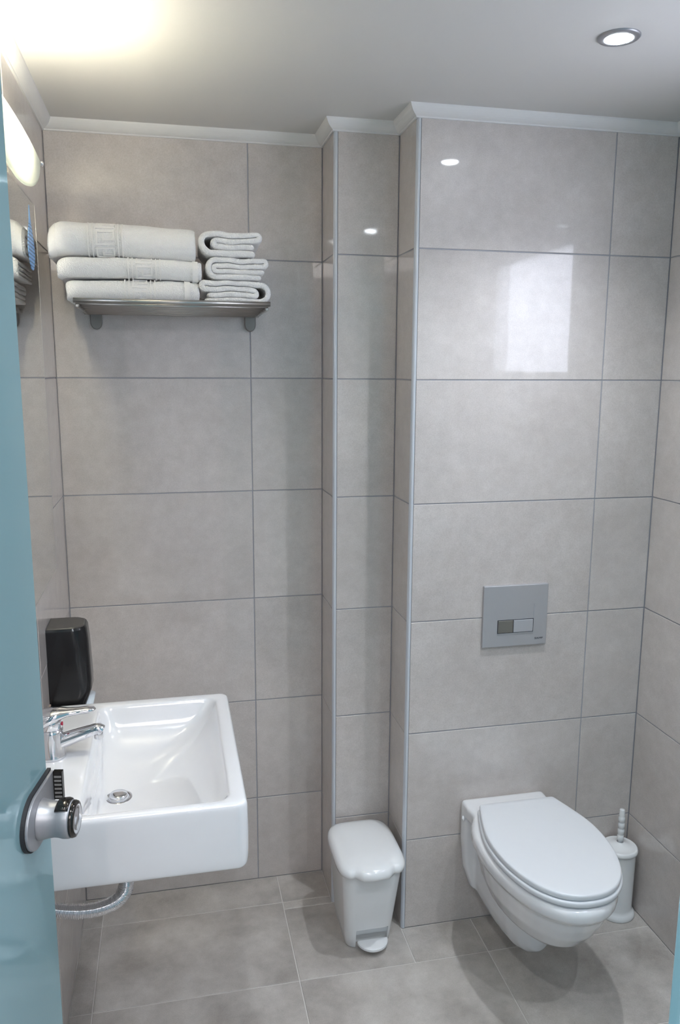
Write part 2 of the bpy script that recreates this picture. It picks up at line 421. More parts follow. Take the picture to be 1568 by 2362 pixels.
# cove moulding, mitred round the wall line
path = [(0, YF), (0, 0), (XA, 0), (XA, YB), (XB, YB), (XB, YC), (XW, YC), (XW, YF)]
prof = [(0, -.0285), (.0045, -.0285), (.0055, -.0272), (.0056, -.0252), (.0085, -.0240), (.0125, -.0215), (.0165, -.0180), (.0200, -.0138), (.0230, -.0090), (.0250, -.0045), (.0260, 0), (0, 0)]
V, Fc = [], []; npf = len(prof)
for i, p in enumerate(path):
    p = Vector(p)
    def nrm(a, b): d = (Vector(b)-Vector(a)).normalized(); return Vector((d.y, -d.x))
    ns = []
    if i > 0: ns.append(nrm(path[i-1], p))
    if i < len(path)-1: ns.append(nrm(p, path[i+1]))
    mi = ns[0] if len(ns) == 1 else ns[0]+ns[1]
    for d, z in prof: V.append((p.x+mi.x*d, p.y+mi.y*d, ZCEIL+z))
for i in range(len(path)-1):
    for j in range(npf):
        k = (j+1) % npf; Fc.append((i*npf+j, i*npf+k, (i+1)*npf+k, (i+1)*npf+j))
Fc += [tuple(range(npf)), tuple((len(path)-1)*npf+j for j in range(npf))]
cove = tag(mesh_obj('trim_1', (V, Fc), MT_COVE), kind='structure')

# rounded corner trims on the two outer corners
def corner_trim(name, x, y):
    r = .0095; P = []
    for i in range(9):
        a = PI + PI/2*i/8
        P.append((x + r + r*math.cos(a), y + r + r*math.sin(a)))
    P += [(x+r+.0008, y+r+.0008)]
    P = [(px-.0008, py-.0008) for px, py in P[:-1]] + [P[-1]]
    tag(mesh_obj(name, loft([[Vector((a, b, z)) for a, b in P] for z in (0, ZM+.002)]), MT_TRIM), kind='structure')
corner_trim('trim_2', XA, YB); corner_trim('trim_3', XB, YC)

# ------------------------------------------------------------------ frosted glass door and fixed panel
E0, HG = Vector((.133, -1.35, 0)), Vector((.02, -1.985, 0))
dd = (HG-E0).normalized(); nn = Vector((-dd.y, dd.x, 0));
if nn.x < 0: nn = -nn
def door_pt(s, off, z): return E0 + dd*s + nn*off + Vector((0, 0, z))
def door_prism(outline, o0, o1):
    """outline in (s, z) pushed from offset o0 to o1"""
    return loft([[door_pt(s, o, z) for s, z in outline] for o in (o0, o1)])
door = empty('glass_door', E0, 'frosted teal glass door standing open at the left edge', 'door')
LD = (HG-E0).length
bm = bmesh.new(); mo = door_prism([(0, .012), (LD, .012), (LD, 2.05), (0, 2.05)], -.010, 0)
gp = rel(mesh_obj('glass_panel', mo, MT_FROST), door)
md = gp.modifiers.new('b', 'BEVEL'); md.width = .0015; md.segments = 2
for z in (.25, 1.80):
    rel(mesh_obj('hinge', door_prism([(LD-.07, z-.03), (LD-.002, z-.03), (LD-.002, z+.03), (LD-.07, z+.03)], -.016, .006), MT_LOCK), door)

# lock: rubber seal, plate, knob, thumb latch, end cap, latch case
lock = empty('knob_lock', door_pt(.05, 0, 1.105), 'satin nickel round knob lock on the frosted glass door', 'door lock')
def plate_outline(g=0):
    P = [(-.001-g, 1.070-g), (-.001-g, 1.137+g)]
    for i in range(31):
        a = PI/2 - PI*i/30; P.append((.060 + (.040+g)*math.cos(a), 1.1035 + (.0335+g)*math.sin(a)))
    return P
rel(mesh_obj('rubber_seal', door_prism(plate_outline(.002), 0, .0045), MT_RUB), lock)
pl = rel(mesh_obj('plate', door_prism(plate_outline(), .0045, .0085), MT_LOCK), lock)
md = pl.modifiers.new('b', 'BEVEL'); md.width = .001; md.segments = 2
KS, KZ = .052, 1.100
def door_lathe(profile, s, z, n=36):
    loops = []; profile = [(q*.87, .0085+(o-.0085)*.74) for q, o in profile]
    up = Vector((0, 0, 1))
    for r, o in profile:
        loops.append([door_pt(s, o, z) + (dd*math.cos(2*PI*i/n) + up*math.sin(2*PI*i/n))*r for i in range(n)])
    return loft(loops)
rel(mesh_obj('knob', door_lathe([(.0285, .0085), (.0285, .0095), (.0275, .014), (.0255, .024), (.0245, .032), (.0250, .040), (.0265, .047), (.0265, .056), (.0255, .060)], KS, KZ), MT_LOCK, smooth=True), lock)
rel(mesh_obj('knob_ring', door_lathe([(.0256, .060), (.0258, .062), (.0245, .0665), (.0225, .0675)], KS, KZ), MT_DARK, smooth=True), lock)
rel(mesh_obj('knob_cap', door_lathe([(.0226, .0674), (.0215, .0670), (.0150, .0690), (.0070, .0700), (.0005, .0702)], KS, KZ), MT_CHROME, smooth=True), lock)
# dark thumb latch wrapping the top of the knob
loops = []
for o, r in ((.0290, .0228), (.0303, .0248), (.0407, .0257), (.0436, .0248), (.0451, .0233)):
    l = []
    for i in range(9):
        a = math.radians(52 + 76*i/8); l.append(door_pt(KS, o, KZ) + (dd*math.cos(a) + Vector((0, 0, 1))*math.sin(a))*r)
    for i in range(9):
        a = math.radians(128 - 76*i/8); l.append(door_pt(KS, o, KZ) + (dd*math.cos(a) + Vector((0, 0, 1))*math.sin(a))*.0205)
    loops.append(l)
rel(mesh_obj('thumb_latch', loft(loops), MT_DARK, smooth=True), lock)
lc = rel(mesh_obj('latch_case', door_prism([(-.004, 1.098), (-.004, 1.136), (.003, 1.136), (.003, 1.098)], .0085, .020), MT_DARK), lock)
bmv = []
for k in range(6):
    z = 1.100 + k*.0055
    bmv.append(door_prism([(.0031, z), (.0031, z+.0025), (.0036, z+.0035), (.0036, z+.001)], .0100, .0190))
rel(mesh_obj('latch_ribs', merge(*bmv), MT_BRKT), lock)

# fixed frosted panel closing the right side of the doorway
PXL = .572
bm = bmesh.new(); box(bm, (PXL, YF-.010, .0), (XW, YF, ZCEIL)); bevel_all(bm, .002, 2)
tag(mesh_obj('glass_panel', bm, MT_FROST, loc=(PXL, YF, 0)), 'fixed frosted teal glass panel at the lower right edge of the view', 'glass panel')

# ------------------------------------------------------------------ mirror, sticker, lamp
mir = empty('wall_mirror', (0, -.725, 1.14), 'frameless rectangular mirror on the left wall above the basin', 'mirror')
def yz_prism(outline, x0, x1): return loft([[Vector((x, y, z)) for y, z in outline] for x in (x0, x1)])
MY0, MY1, MZ0, MZ1 = -1.195, -.258, 1.137, 2.026
rel(mesh_obj('mirror_glass', yz_prism([(MY0, MZ0), (MY1, MZ0), (MY1, MZ1), (MY0, MZ1)], .0015, .006), MT_MIRROR), mir)
rel(mesh_obj('mirror_edge', merge(yz_prism([(MY1, MZ0), (MY1+.0012, MZ0), (MY1+.0012, MZ1), (MY1, MZ1)], .0, .0062),
    yz_prism([(MY0, MZ0-.0012), (MY1, MZ0-.0012), (MY1, MZ0), (MY0, MZ0)], .0, .0062), yz_prism([(MY0, MZ1), (MY1, MZ1), (MY1, MZ1+.0012), (MY0, MZ1+.0012)], .0, .0062)), MT_STEEL), mir)
P = spline([(0, 0, .070), (0, .010, .035), (0, .038, -.005), (0, .044, -.035), (0, .024, -.066), (0, 0, -.074), (0, -.024, -.066), (0, -.044, -.035), (0, -.038, -.005), (0, -.010, .035)], 4, True)
st = mesh_obj('sticker', loft([[Vector((x, p.y, p.z)) for p in P] for x in (0, .0006)]), MT_STICK)
st.location = (.0062, -.345, 1.942)
tag(st, 'light blue leaf-shaped sticker with dark print on the mirror', 'sticker')

lamp = empty('wall_lamp', (0, -.725, 2.08), 'lit half-moon frosted glass wall lamp above the mirror', 'wall lamp')
LY, LW, LH, LZ, LX = -.727, .278, .093, 2.083, .048
loops = []
NR, NA = 10, 36
V, Fc = [], []
# sheet of glass with straight top and half-oval bottom, slightly bowed, 5 mm thick
def shade(off):
    V, Fc = [], []
    for i in range(NR+1):
        t = i/NR
        for j in range(NA+1):
            a = PI*j/NA
            y = -math.cos(a)*LW; z = -math.sin(a)*LH*t
            bow = .006*(1-(y/LW)**2) - .010*(z/LH)**2
            V.append(Vector((LX+bow+off, LY+y, LZ+z)))
    for i in range(NR):
        for j in range(NA):
            a = i*(NA+1)+j; Fc.append((a, a+1, a+NA+2, a+NA+1))
    return V, Fc
gl = rel(mesh_obj('glass_shade', shade(0), MT_SHADE, smooth=True), lamp)
md = gl.modifiers.new('s', 'SOLIDIFY'); md.thickness = .004; md.offset = 0
rel(mesh_obj('lamp_base', yz_prism([(LY-.20, 2.045), (LY+.20, 2.045), (LY+.20, 2.110), (LY-.20, 2.110)], 0, .010), MT_PLAST), lamp)
rel(mesh_obj('lamp_tube', tube([(.028, LY-.12, 2.070), (.028, LY+.12, 2.070)], .0075, 12), MT_TUBE, smooth=True), lamp)
for s in (-1, 1):
    y = LY + s*(LW-.004); 
    rel(mesh_obj('finial', merge(tube([(0, y, LZ-.006), (LX+.004, y, LZ-.006)], .0022, 8), lathe([(.0005, -.005), (.004, -.004), (.0055, 0), (.004, .004), (.0005, .0055)], (LX+.005, y, LZ-.006), 14, 'x')), MT_CHROME, smooth=True), lamp)

# ------------------------------------------------------------------ recessed ceiling spots
def spot(x, y, label, watts=SPOT_W):
    r = empty('ceiling_spot', (x, y, ZCEIL), label, 'ceiling light', 'recessed ceiling spots')
    ring = [(.0415, 0), (.0415, -.0015), (.039, -.0040), (.030, -.0050), (.0262, -.0040), (.0255, .002), (.0415, .002)]
    loops = [[Vector((q*math.cos(2*PI*i/40), q*math.sin(2*PI*i/40), z)) for i in range(40)] for q, z in ring]
    mesh_obj('spot_ring', loft(loops, False, False), MT_LOCK, r, True)
    mesh_obj('spot_lens', lathe([(.0005, -.0085), (.012, -.0082), (.020, -.0070), (.0250, -.0045), (.0255, -.0005)], (0, 0, 0), 32), MT_LED, r, True)
    l = bpy.data.lights.new('spot_light', 'SPOT'); l.energy = watts; l.color = (.88, .94, 1); l.spot_size = math.radians(125); l.spot_blend = 1; l.shadow_soft_size = .022
    o = bpy.data.objects.new('spot_light', l); link(o, r); o.location = (0, 0, -.012)
    return r
spot(1.191, -.806, 'lit recessed round ceiling spot with grey metal ring in front of the toilet wall')
spot(1.26, -1.76, 'lit recessed ceiling spot near the fixed glass panel')
spot(.35, -1.75, 'added unseen ceiling spot beside the open door, as fill light', 13.0)  # added downlight out of view, lifts the right and back walls

# ------------------------------------------------------------------ wash basin
basin = empty('wash_basin', (0, -.725, .712), 'white rectangular ceramic wash basin hung on the left wall', 'wash basin')
bx0, bx1, by0, by1, bzt, bzb = .001, .424, -.990, -.460, .851, .712
cx, cy, hx, hy = (bx0+bx1)/2, (by0+by1)/2, (bx1-bx0)/2, (by1-by0)/2
NS = 8
def orr(inset, z, r): return rrect(cx, cy, hx-inset, hy-inset, r, z, NS)
loops = [orr(.030, bzb+.006, .012), orr(.012, bzb, .016), orr(.004, bzb+.003, .020), orr(.0015, bzb+.010, .022), orr(0, bzb+.04, .022), orr(0, bzt-.016, .022), orr(.0012, bzt-.007, .021), orr(.0045, bzt-.0018, .019), orr(.009, bzt, .016)]
# opening and bowl
def irr(x0, x1, y0, y1, z, r): return rrect((x0+x1)/2, (y0+y1)/2, (x1-x0)/2, (y1-y0)/2, r, z, NS)
loops += [irr(.112, .394, -.972, -.485, bzt-.0005, .026), irr(.116, .390, -.968, -.489, bzt-.003, .026), irr(.120, .386, -.964, -.493, bzt-.010, .028),
          irr(.124, .374, -.957, -.501, bzt-.035, .034), irr(.126, .352, -.945, -.514, bzt-.062, .042), irr(.128, .318, -.915, -.545, bzt-.086, .055),
          irr(.132, .272, -.865, -.590, bzt-.100, .060), irr(.138, .228, -.800, -.650, bzt-.107, .040), irr(.150, .196, -.750, -.700, bzt-.110, .020)]
V, Fc = loft(loops, True, True)
# flat back against the wall: square the corners near x = 0
for v in V:
    pass
bs = rel(mesh_obj('basin_body', (V, Fc), MT_CER, smooth=True), basin)
md = bs.modifiers.new('s', 'SUBSURF'); md.levels = 2; md.render_levels = 2
dr = rel(mesh_obj('drain', lathe([(.030, 0), (.030, .0015), (.027, .003), (.021, .0025), (.020, .001)], (.170, -.723, bzt-.1115), 32), MT_CHROME, smooth=True), basin)
rel(mesh_obj('drain_plug', lathe([(.0185, .001), (.019, .007), (.0175, .0095), (.010, .0105), (.0005, .011)], (.170, -.723, bzt-.1105), 32), MT_CHROME, smooth=True), basin)
# silicone line along the wall
rel(mesh_obj('sealant_line', tube([(.001, by1+.004, bzt-.001), (.001, by0-.004, bzt-.001)], .0025, 6), mat('sealant', (.35, .27, .22), .6)), basin)

# corrugated waste hose under the basin
hp = spline([(.180, -.740, .722), (.180, -.740, .62), (.179, -.741, .550), (.170, -.741, .522), (.148, -.740, .503), (.115, -.740, .494), (.078, -.740, .494), (.038, -.740, .502), (.006, -.740, .512)], 30)
hose = empty('waste_hose', (.10, -.740, .482), 'ribbed chrome waste hose under the wash basin', 'waste pipe')
# dense path so that every rib shows
dense = []; drs = []; acc = 0; total = sum((hp[i+1]-hp[i]).length for i in range(len(hp)-1)); step = .00085; i = 0; pos = 0
cum = [0]
for i in range(len(hp)-1): cum.append(cum[-1] + (hp[i+1]-hp[i]).length)
k = 0; d = 0
while d < total:
    while k < len(cum)-2 and cum[k+1] < d: k += 1
    t = (d-cum[k])/max(1e-9, cum[k+1]-cum[k]); dense.append(hp[k].lerp(hp[k+1], t))
    drs.append(.0172 - .0036*abs(math.sin(PI*d/.0036))); d += step
rel(mesh_obj('ribbed_hose', tube(dense, drs, 18), MT_CHROME, smooth=True), hose)
rel(mesh_obj('hose_collar', lathe([(.020, 0), (.021, .002), (.021, .012), (.018, .014)], (.0005, -.740, .513), 24, 'x'), MT_DARK, smooth=True), hose)

# ------------------------------------------------------------------ single-lever mixer
fx, fy = .042, -.725
tap = empty('mixer_tap', (fx, fy, bzt), 'chrome single-lever mixer tap on the wash basin', 'tap')
prof = [(.029, 0), (.0295, .002), (.0285, .006), (.0255, .020), (.0245, .040), (.0248, .055), (.0235, .062)]
rel(mesh_obj('tap_body', lathe(prof, (fx, fy, bzt), 36), MT_CHROME, smooth=True), tap)
sp_path = spline([(fx+.010, fy, bzt+.028), (fx+.038, fy, bzt+.037), (fx+.074, fy, bzt+.047), (fx+.092, fy, bzt+.051), (fx+.102, fy, bzt+.046)], 6)
sr = [.0165 - .0045*min(1, i/14) for i in range(len(sp_path))]; sr[-1] = .008
rel(mesh_obj('spout', tube(sp_path, sr, 20), MT_CHROME, smooth=True), tap)
rel(mesh_obj('aerator', lathe([(.009, .044), (.0095, .042), (.0095, .032), (.008, .031)], (fx+.094, fy, bzt), 20), MT_CHROME, smooth=True), tap)
rel(mesh_obj('cartridge_cap', lathe([(.0215, .062), (.0235, .064), (.0238, .078), (.022, .086), (.017, .091), (.0005, .093)], (fx, fy, bzt), 36), MT_CHROME, smooth=True), tap)
# lever: wide rounded skirt over the cap, tapering forward into a slim handle
loops = []
for x, w, h, z in ((-.034, .008, .012, .066), (-.030, .021, .022, .072), (-.016, .028, .021, .081), (.004, .028, .017, .088), (.020, .023, .0125, .092), (.034, .016, .0085, .0935), (.055, .0125, .0070, .0945), (.075, .0120, .0068, .0955), (.087, .009, .005, .096), (.091, .003, .0015, .096)):
    loops.append([Vector((fx+x, fy+w*math.cos(2*PI*i/18), bzt+z+h*math.sin(2*PI*i/18))) for i in range(18)])
rel(mesh_obj('lever', loft(loops), MT_CHROME, smooth=True), tap)
rel(mesh_obj('red_marker', lathe([(.0042, -.002), (.0042, .0015), (.0005, .002)], (fx+.0236, fy-.004, bzt+.0715), 14, 'x'), MT_RED), tap)

# ------------------------------------------------------------------ soap dispenser
sd = empty('soap_dispenser', (0, -.405, .82), 'black glossy soap dispenser on the left wall behind the basin', 'soap dispenser')
def dloop(x0, x1, y0, y1, z, r):
    """flat against the wall, rounded on the room side"""
    P = [Vector((x0, y1, z)), Vector((x0, y0, z))]
    for c, a0 in (((x1-r, y0+r), -PI/2), ((x1-r, y1-r), 0)):
        for i in range(17):
            a = a0 + PI/2*i/16; P.append(Vector((c[0]+r*math.cos(a), c[1]+r*math.sin(a), z)))
    return P
y0, y1 = -.455, -.357
loops = [dloop(0, .070, y0+.006, y1-.006, .812, .024), dloop(0, .082, y0+.001, y1-.001, .835, .026), dloop(0, .096, y0, y1, .875, .028), dloop(0, .097, y0, y1, .90, .030), dloop(0, .094, y0, y1, 1.0, .034), dloop(0, .091, y0, y1, 1.030, .034), dloop(0, .088, y0+.003, y1-.003, 1.0355, .032)]
rel(mesh_obj('cover', loft(loops), MT_BLACK, smooth=True), sd).modifiers.new('e', 'EDGE_SPLIT').split_angle = math.radians(28)
rel(mesh_obj('cover_top', loft([dloop(.001, .086, y0+.004, y1-.004, 1.0352, .031), dloop(.001, .083, y0+.006, y1-.006, 1.0375, .030)]), MT_GREYPL), sd)
rel(mesh_obj('soap_nozzle', loft([dloop(.030, .100, y0+.020, y1-.012, .845, .02), dloop(.028, .094, y0+.02, y1-.012, .815, .02), dloop(.026, .080, y0+.022, y1-.014, .80, .02)]), MT_SOAP, smooth=True), sd)

# ------------------------------------------------------------------ towel shelf
shf = empty('towel_shelf', (.33, 0, 1.79), 'satin steel slatted towel shelf on the back wall', 'shelf')
SX0, SX1 = .087, .562
def bar(name, y, z, r, x0=SX0, x1=SX1, mm=MT_STEEL):
    return rel(mesh_obj(name, tube([(x0, y, z), (x1, y, z)], r, 12), mm, smooth=True), shf)
bar('front_rail', -.282, 1.8085, .0062, SX0-.002, SX1+.002)
for k in range(6): bar('bar', -.248 + k*.043, 1.8022-.0012*k, .0058)
for x in (SX0+.006, SX1-.006):
    bm = bmesh.new(); box(bm, (x-.004, -.280, 1.792), (x+.004, -.002, 1.800)); bevel_all(bm, .0015, 1)
    rel(mesh_obj('side_rail', bm, MT_STEEL), shf)
def bracket(x0, x1):
    xc, w = (x0+x1)/2, (x1-x0)/2
    P = [(xc-w, 1.802), (xc-w, 1.772)] + [(xc - w*math.cos(PI*i/12), 1.772 - .020*math.sin(PI*i/12)) for i in range(1, 12)] + [(xc+w, 1.772), (xc+w, 1.802)]
    o = rel(mesh_obj('bracket', loft([[Vector((a, y, b)) for a, b in P] for y in (-.012, -.0001)]), MT_BRKT), shf)
    o.modifiers.new('b', 'BEVEL').width = .002
bracket(.099, .131); bracket(.524, .556)

# ------------------------------------------------------------------ towels
def strip_profile(w, h, seed, flip=False, shortin=0.0):
    """centre line of a folded towel seen from its end: a in 0..w, b in 0..h; returns closed outline"""
    rnd = random.Random(seed); s = h/4; t = s*.91
    def arc(c, r, a0, a1, n):
        return [(c[0]+r*math.cos(a0+(a1-a0)*i/n), c[1]+r*math.sin(a0+(a1-a0)*i/n)) for i in range(n+1)]
    P = []
    def line(a0, a1, b, n=10):
        for i in range(n+1): P.append((a0+(a1-a0)*i/n, b))
    e1 = w - .3*s - rnd.uniform(0, .01)
    line(e1, 2*s, .5*s)
    P += arc((2*s, 2*s), 1.5*s, -PI/2, -1.5*PI, 12)[1:]
    line(2*s+.004, w-.55*s, 3.5*s)
    P += arc((w-.55*s, 3*s), .5*s, PI/2, -PI/2, 8)[1:]
    i0 = 1.8*s + rnd.uniform(0, .012) + shortin
    line(w-.55*s-.004, i0, 2.5*s)
    P += arc((i0, 2*s), .5*s, PI/2, 1.5*PI, 8)[1:]
    line(i0+.004, w-.45*s-rnd.uniform(0, .010), 1.5*s)
    # gentle waves
    ph = rnd.uniform(0, 6)
    P = [(a + .0012*math.sin(b*90+ph), b + .10*s*math.sin(a*55+ph)*min(1, b/h*1.5) + .06*s*math.sin(a*130+2*ph)*(.2+b/h)) for a, b in P]
    n = len(P); up, dn = [], []
    for i in range(n):
        p0, p1 = P[max(i-1, 0)], P[min(i+1, n-1)]
        tx, ty = p1[0]-p0[0], p1[1]-p0[1]; l = math.hypot(tx, ty) or 1; nx, ny = -ty/l, tx/l
        hw = t/2*(1 if 1 < i < n-2 else (.97 if i in (1, n-2) else .80))
        up.append((P[i][0]+nx*hw, P[i][1]+ny*hw)); dn.append((P[i][0]-nx*hw, P[i][1]-ny*hw))
    out = up + dn[::-1]
    if flip: out = [(a, h-b) for a, b in out]
    return out

def make_towel(fn, w, h, length, seed, label, flip=False, nseg=46, band=None, hem=True, shortin=0):
    """fn(a, b, c) -> world point; c runs along the length"""
    prof = strip_profile(w, h, seed, flip, shortin)
    root_loc = fn(w/2, 0, length/2)
    loops = []
    for i in range(nseg+1):
        c = length*i/nseg
        e = min(i, nseg-i)
        # rounded ends: the outline shrinks slightly in the last rows
        sh = {0: .0045, 1: .0015}.get(e, 0)
        L = []
        for k, (a, b) in enumerate(prof):
            nz = noise.noise(Vector((a*22+seed*3.1, b*22, c*14)))*.0030 + noise.noise(Vector((a*70, b*70+seed, c*60)))*.0012
            ca, cb = w/2, h/2
            q = 1 - sh/ max(.02, math.hypot(a-ca, b-cb))*.6
            L.append(fn(ca+(a-ca)*q, max(0, cb+(b-cb)*q + nz*(.3+.7*min(1, b/h*3))), c + noise.noise(Vector((a*35, b*35, seed)))*.003*(1 if e < 2 else 0)))
        loops.append(L)
    V, Fc = loft(loops, False, False); n2 = len(prof); nh = n2//2
    for base in (0, nseg*n2):      # ends filled layer by layer so that the folds stay open
        for i in range(nh-1): Fc.append((base+i, base+i+1, base+n2-2-i, base+n2-1-i))
    o = mesh_obj('towel', (V, Fc), MT_TOWEL, smooth=True, loc=root_loc)
    md = o.modifiers.new('s', 'SUBSURF'); md.levels = 1; md.render_levels = 1
    tag(o, label, 'towel', 'folded white towels on the shelf')
    if band:
        # raised woven border: stripes and a meander, laid on the outer face (the big fold)
        c0, half = band; parts = []
        s_ = h/4
        # outer path: bottom of the front fold round to the top layer
        path = []
        for i in range(25):
            a = -PI/2*.92 - PI*.96*i/24
            path.append((2*s_ + 2.0*s_*math.cos(a), 2*s_ + 2.0*s_*math.sin(a)))
        for i in range(1, 16): path.append((2*s_ + (w-3.6*s_)*i/15, 4*s_))
        if flip: path = [(a, h-b) for a, b in path]
        cum = [0]
        for i in range(1, len(path)): cum.append(cum[-1]+math.hypot(path[i][0]-path[i-1][0], path[i][1]-path[i-1][1]))
        def surf(v, c, off):
            v = max(0, min(cum[-1]-1e-6, v)); k = 0
            while cum[k+1] < v: k += 1
            t = (v-cum[k])/(cum[k+1]-cum[k]); a = path[k][0]*(1-t)+path[k+1][0]*t; b = path[k][1]*(1-t)+path[k+1][1]*t
            tx, ty = path[k+1][0]-path[k][0], path[k+1][1]-path[k][1]; l = math.hypot(tx, ty); 
            nx, ny = (-ty/l, tx/l)
            if (a+nx*.001-w/2)*(a-w/2)+(b+ny*.001-h/2)*(b-h/2) < (a-w/2)**2+(b-h/2)**2: nx, ny = -nx, -ny
            nz = noise.noise(Vector((a*22+seed*3.1, b*22, c*14)))*.0030
            return fn(a+nx*off, b+ny*off + nz*(.3+.7*min(1, b/h*3)), c)
        def ribbon(v0, v1, c0_, c1_, off=.0023):
            nv = max(1, int(abs(v1-v0)/.004)); nc = max(1, int(abs(c1_-c0_)/.006))
            V, Fc = [], []
            for lvl in (-.001, off):
                for i in range(nv+1):
                    for j in range(nc+1): V.append(surf(v0+(v1-v0)*i/nv, c0_+(c1_-c0_)*j/nc, lvl))
            m_ = (nv+1)*(nc+1)
            for i in range(nv):
                for j in range(nc):
                    q = i*(nc+1)+j; Fc.append((m_+q, m_+q+1, m_+q+nc+2, m_+q+nc+1))
            for i in range(nv):
                for j in (0, nc):
                    q = i*(nc+1)+j; Fc.append((q, q+nc+1, m_+q+nc+1, m_+q))
            for j in range(nc):
                for i in (0, nv):
                    q = i*(nc+1)+j; Fc.append((q, q+1, m_+q+1, m_+q))
            parts.append((V, Fc))
        for dc in (-half, -half+.010, half-.010, half): ribbon(.004, cum[-1]-.004, c0+dc-.0016, c0+dc+.0016)
        unit, lw = .040, .0042; hh = half-.018; v = .012
        while v+unit < cum[-1]:
            def R(va, vb, ca, cb): ribbon(v+va, v+vb, c0+ca, c0+cb, .0019)
            R(0, .034, -hh, -hh+lw); R(.030, .034, -hh, hh); R(.010, .034, hh-lw, hh); R(.010, .014, -hh*.3, hh); R(.010, .024, -hh*.3, -hh*.3+lw)
            R(.0, .004, -hh, hh*.9)
            v += unit
        bo = mesh_obj('woven_border', merge(*parts), MT_BAND, smooth=False)
        rel(bo, o)
        if hem:
            parts.clear()
            for ce in hem:
                ribbon(.002, cum[-1]-.004, ce-.007, ce+.007, .0018)
            rel(mesh_obj('hem', merge(*parts), MT_BAND), o)
    return o

ZSH = 1.8085
YT = -.278
def left_fn(x0, z0, tiltv=0, droop=0, y0=YT, arch=0, len_=.34, xd=SX0):
    def fn(a, b, c):
        x = x0 + c
        z = z0 + b + tiltv*(c-len_/2) + arch*math.sin(PI*c/len_)
        ov = max(0, xd - x)
        z -= droop*ov*ov*min(1, .35 + b/.03)
        return Vector((x, y0+a, z))
    return fn
def right_fn(x0, z0, y0=YT, skew=0, lean=0, mirror=0):
    def fn(a, b, c):
        if mirror: a = mirror - a
        return Vector((x0 + a + skew*c + lean*b, y0 + c, z0 + b))
    return fn
H3, H2, H1 = .053, .046, .074
make_towel(left_fn(.068, ZSH, 0, 14, YT+.004, 0, .320, .087), .225, H3, .320, 11, 'long white towel at the bottom of the left stack on the shelf', band=(.175, .036), hem=(.290,))
make_towel(left_fn(.050, ZSH+H3, -.008, 12, YT, .003, .345, .078), .230, H2+.003, .345, 12, 'long white towel in the middle of the left stack on the shelf', band=(.205, .038), hem=(.328,))
make_towel(left_fn(.031, ZSH+H3+H2+.0035, -.028, 22, YT-.002, .003, .350, .064), .232, H1+.004, .350, 13, 'thick white towel on top of the left stack', band=(.135, .040), hem=(.012,))
make_towel(right_fn(.392, ZSH, YT+.002, .01, 0, .176), .176, .058, .225, 21, 'small folded white towel at the bottom of the right stack', flip=False, nseg=30, shortin=.01)
make_towel(right_fn(.402, ZSH+.0575, YT, .01, -.0), .156, .055, .225, 22, 'small folded white towel in the middle of the right stack', nseg=30)
make_towel(right_fn(.386, ZSH+.1130, YT-.002, .03), .156, .062, .225, 23, 'small folded white towel on top of the right stack', nseg=30, shortin=.006)

# ------------------------------------------------------------------ flush plate
fp = empty('flush_plate', (1.25, YC, .957), 'square satin silver dual flush plate above the toilet', 'flush plate')
bm = bmesh.new(); box(bm, (1.152, YC-.0105, .867), (1.348, YC+.001, 1.048))
bevel_all(bm, .0022, 2)
rel(mesh_obj('plate', bm, MT_PLATE), fp)
bm = bmesh.new(); box(bm, (1.1955, YC-.0112, .9075), (1.3055, YC-.009, .9465)); rel(mesh_obj('button_recess', bm, MT_INK), fp)
bm = bmesh.new(); box(bm, (1.197, YC-.0135, .909), (1.2425, YC-.010, .945)); bevel_all(bm, .0012, 2)
tag(rel(mesh_obj('button', bm, MT_PLATE3), fp), 'smaller bronze-grey flush button')
bm = bmesh.new(); box(bm, (1.2440, YC-.0135, .909), (1.3035, YC-.010, .945)); bevel_all(bm, .0012, 2)
tag(rel(mesh_obj('button', bm, MT_PLATE2), fp), 'larger silver flush button')
bm = bmesh.new(); box(bm, (1.3062, YC-.0116, .935), (1.3072, YC-.0103, .990)); box(bm, (1.1955, YC-.0124, .9052), (1.3055, YC-.0103, .9068)); rel(mesh_obj('embossed_line', bm, MT_PLATE2), fp)
tx = bpy.data.curves.new('maker_mark', 'FONT'); tx.body = 'SIAMP'; tx.size = .0075; tx.extrude = .0002; tx.align_x = 'CENTER'
try: tx.space_character = 1.05
except Exception: pass
to = bpy.data.objects.new('maker_mark', tx); COL.objects.link(to)
bpy.context.view_layer.update()
me = bpy.data.meshes.new_from_object(to.evaluated_get(bpy.context.evaluated_depsgraph_get()))
bpy.data.objects.remove(to)
me.materials.clear(); me.materials.append(MT_INK)
mk = link(bpy.data.objects.new('maker_mark', me)); mk.rotation_euler = (PI/2, 0, 0); mk.location = (1.324, YC-.0108, .884)
me.transform(Matrix.Scale(1.25, 4, (1, 0, 0)))
rel(mk, fp)

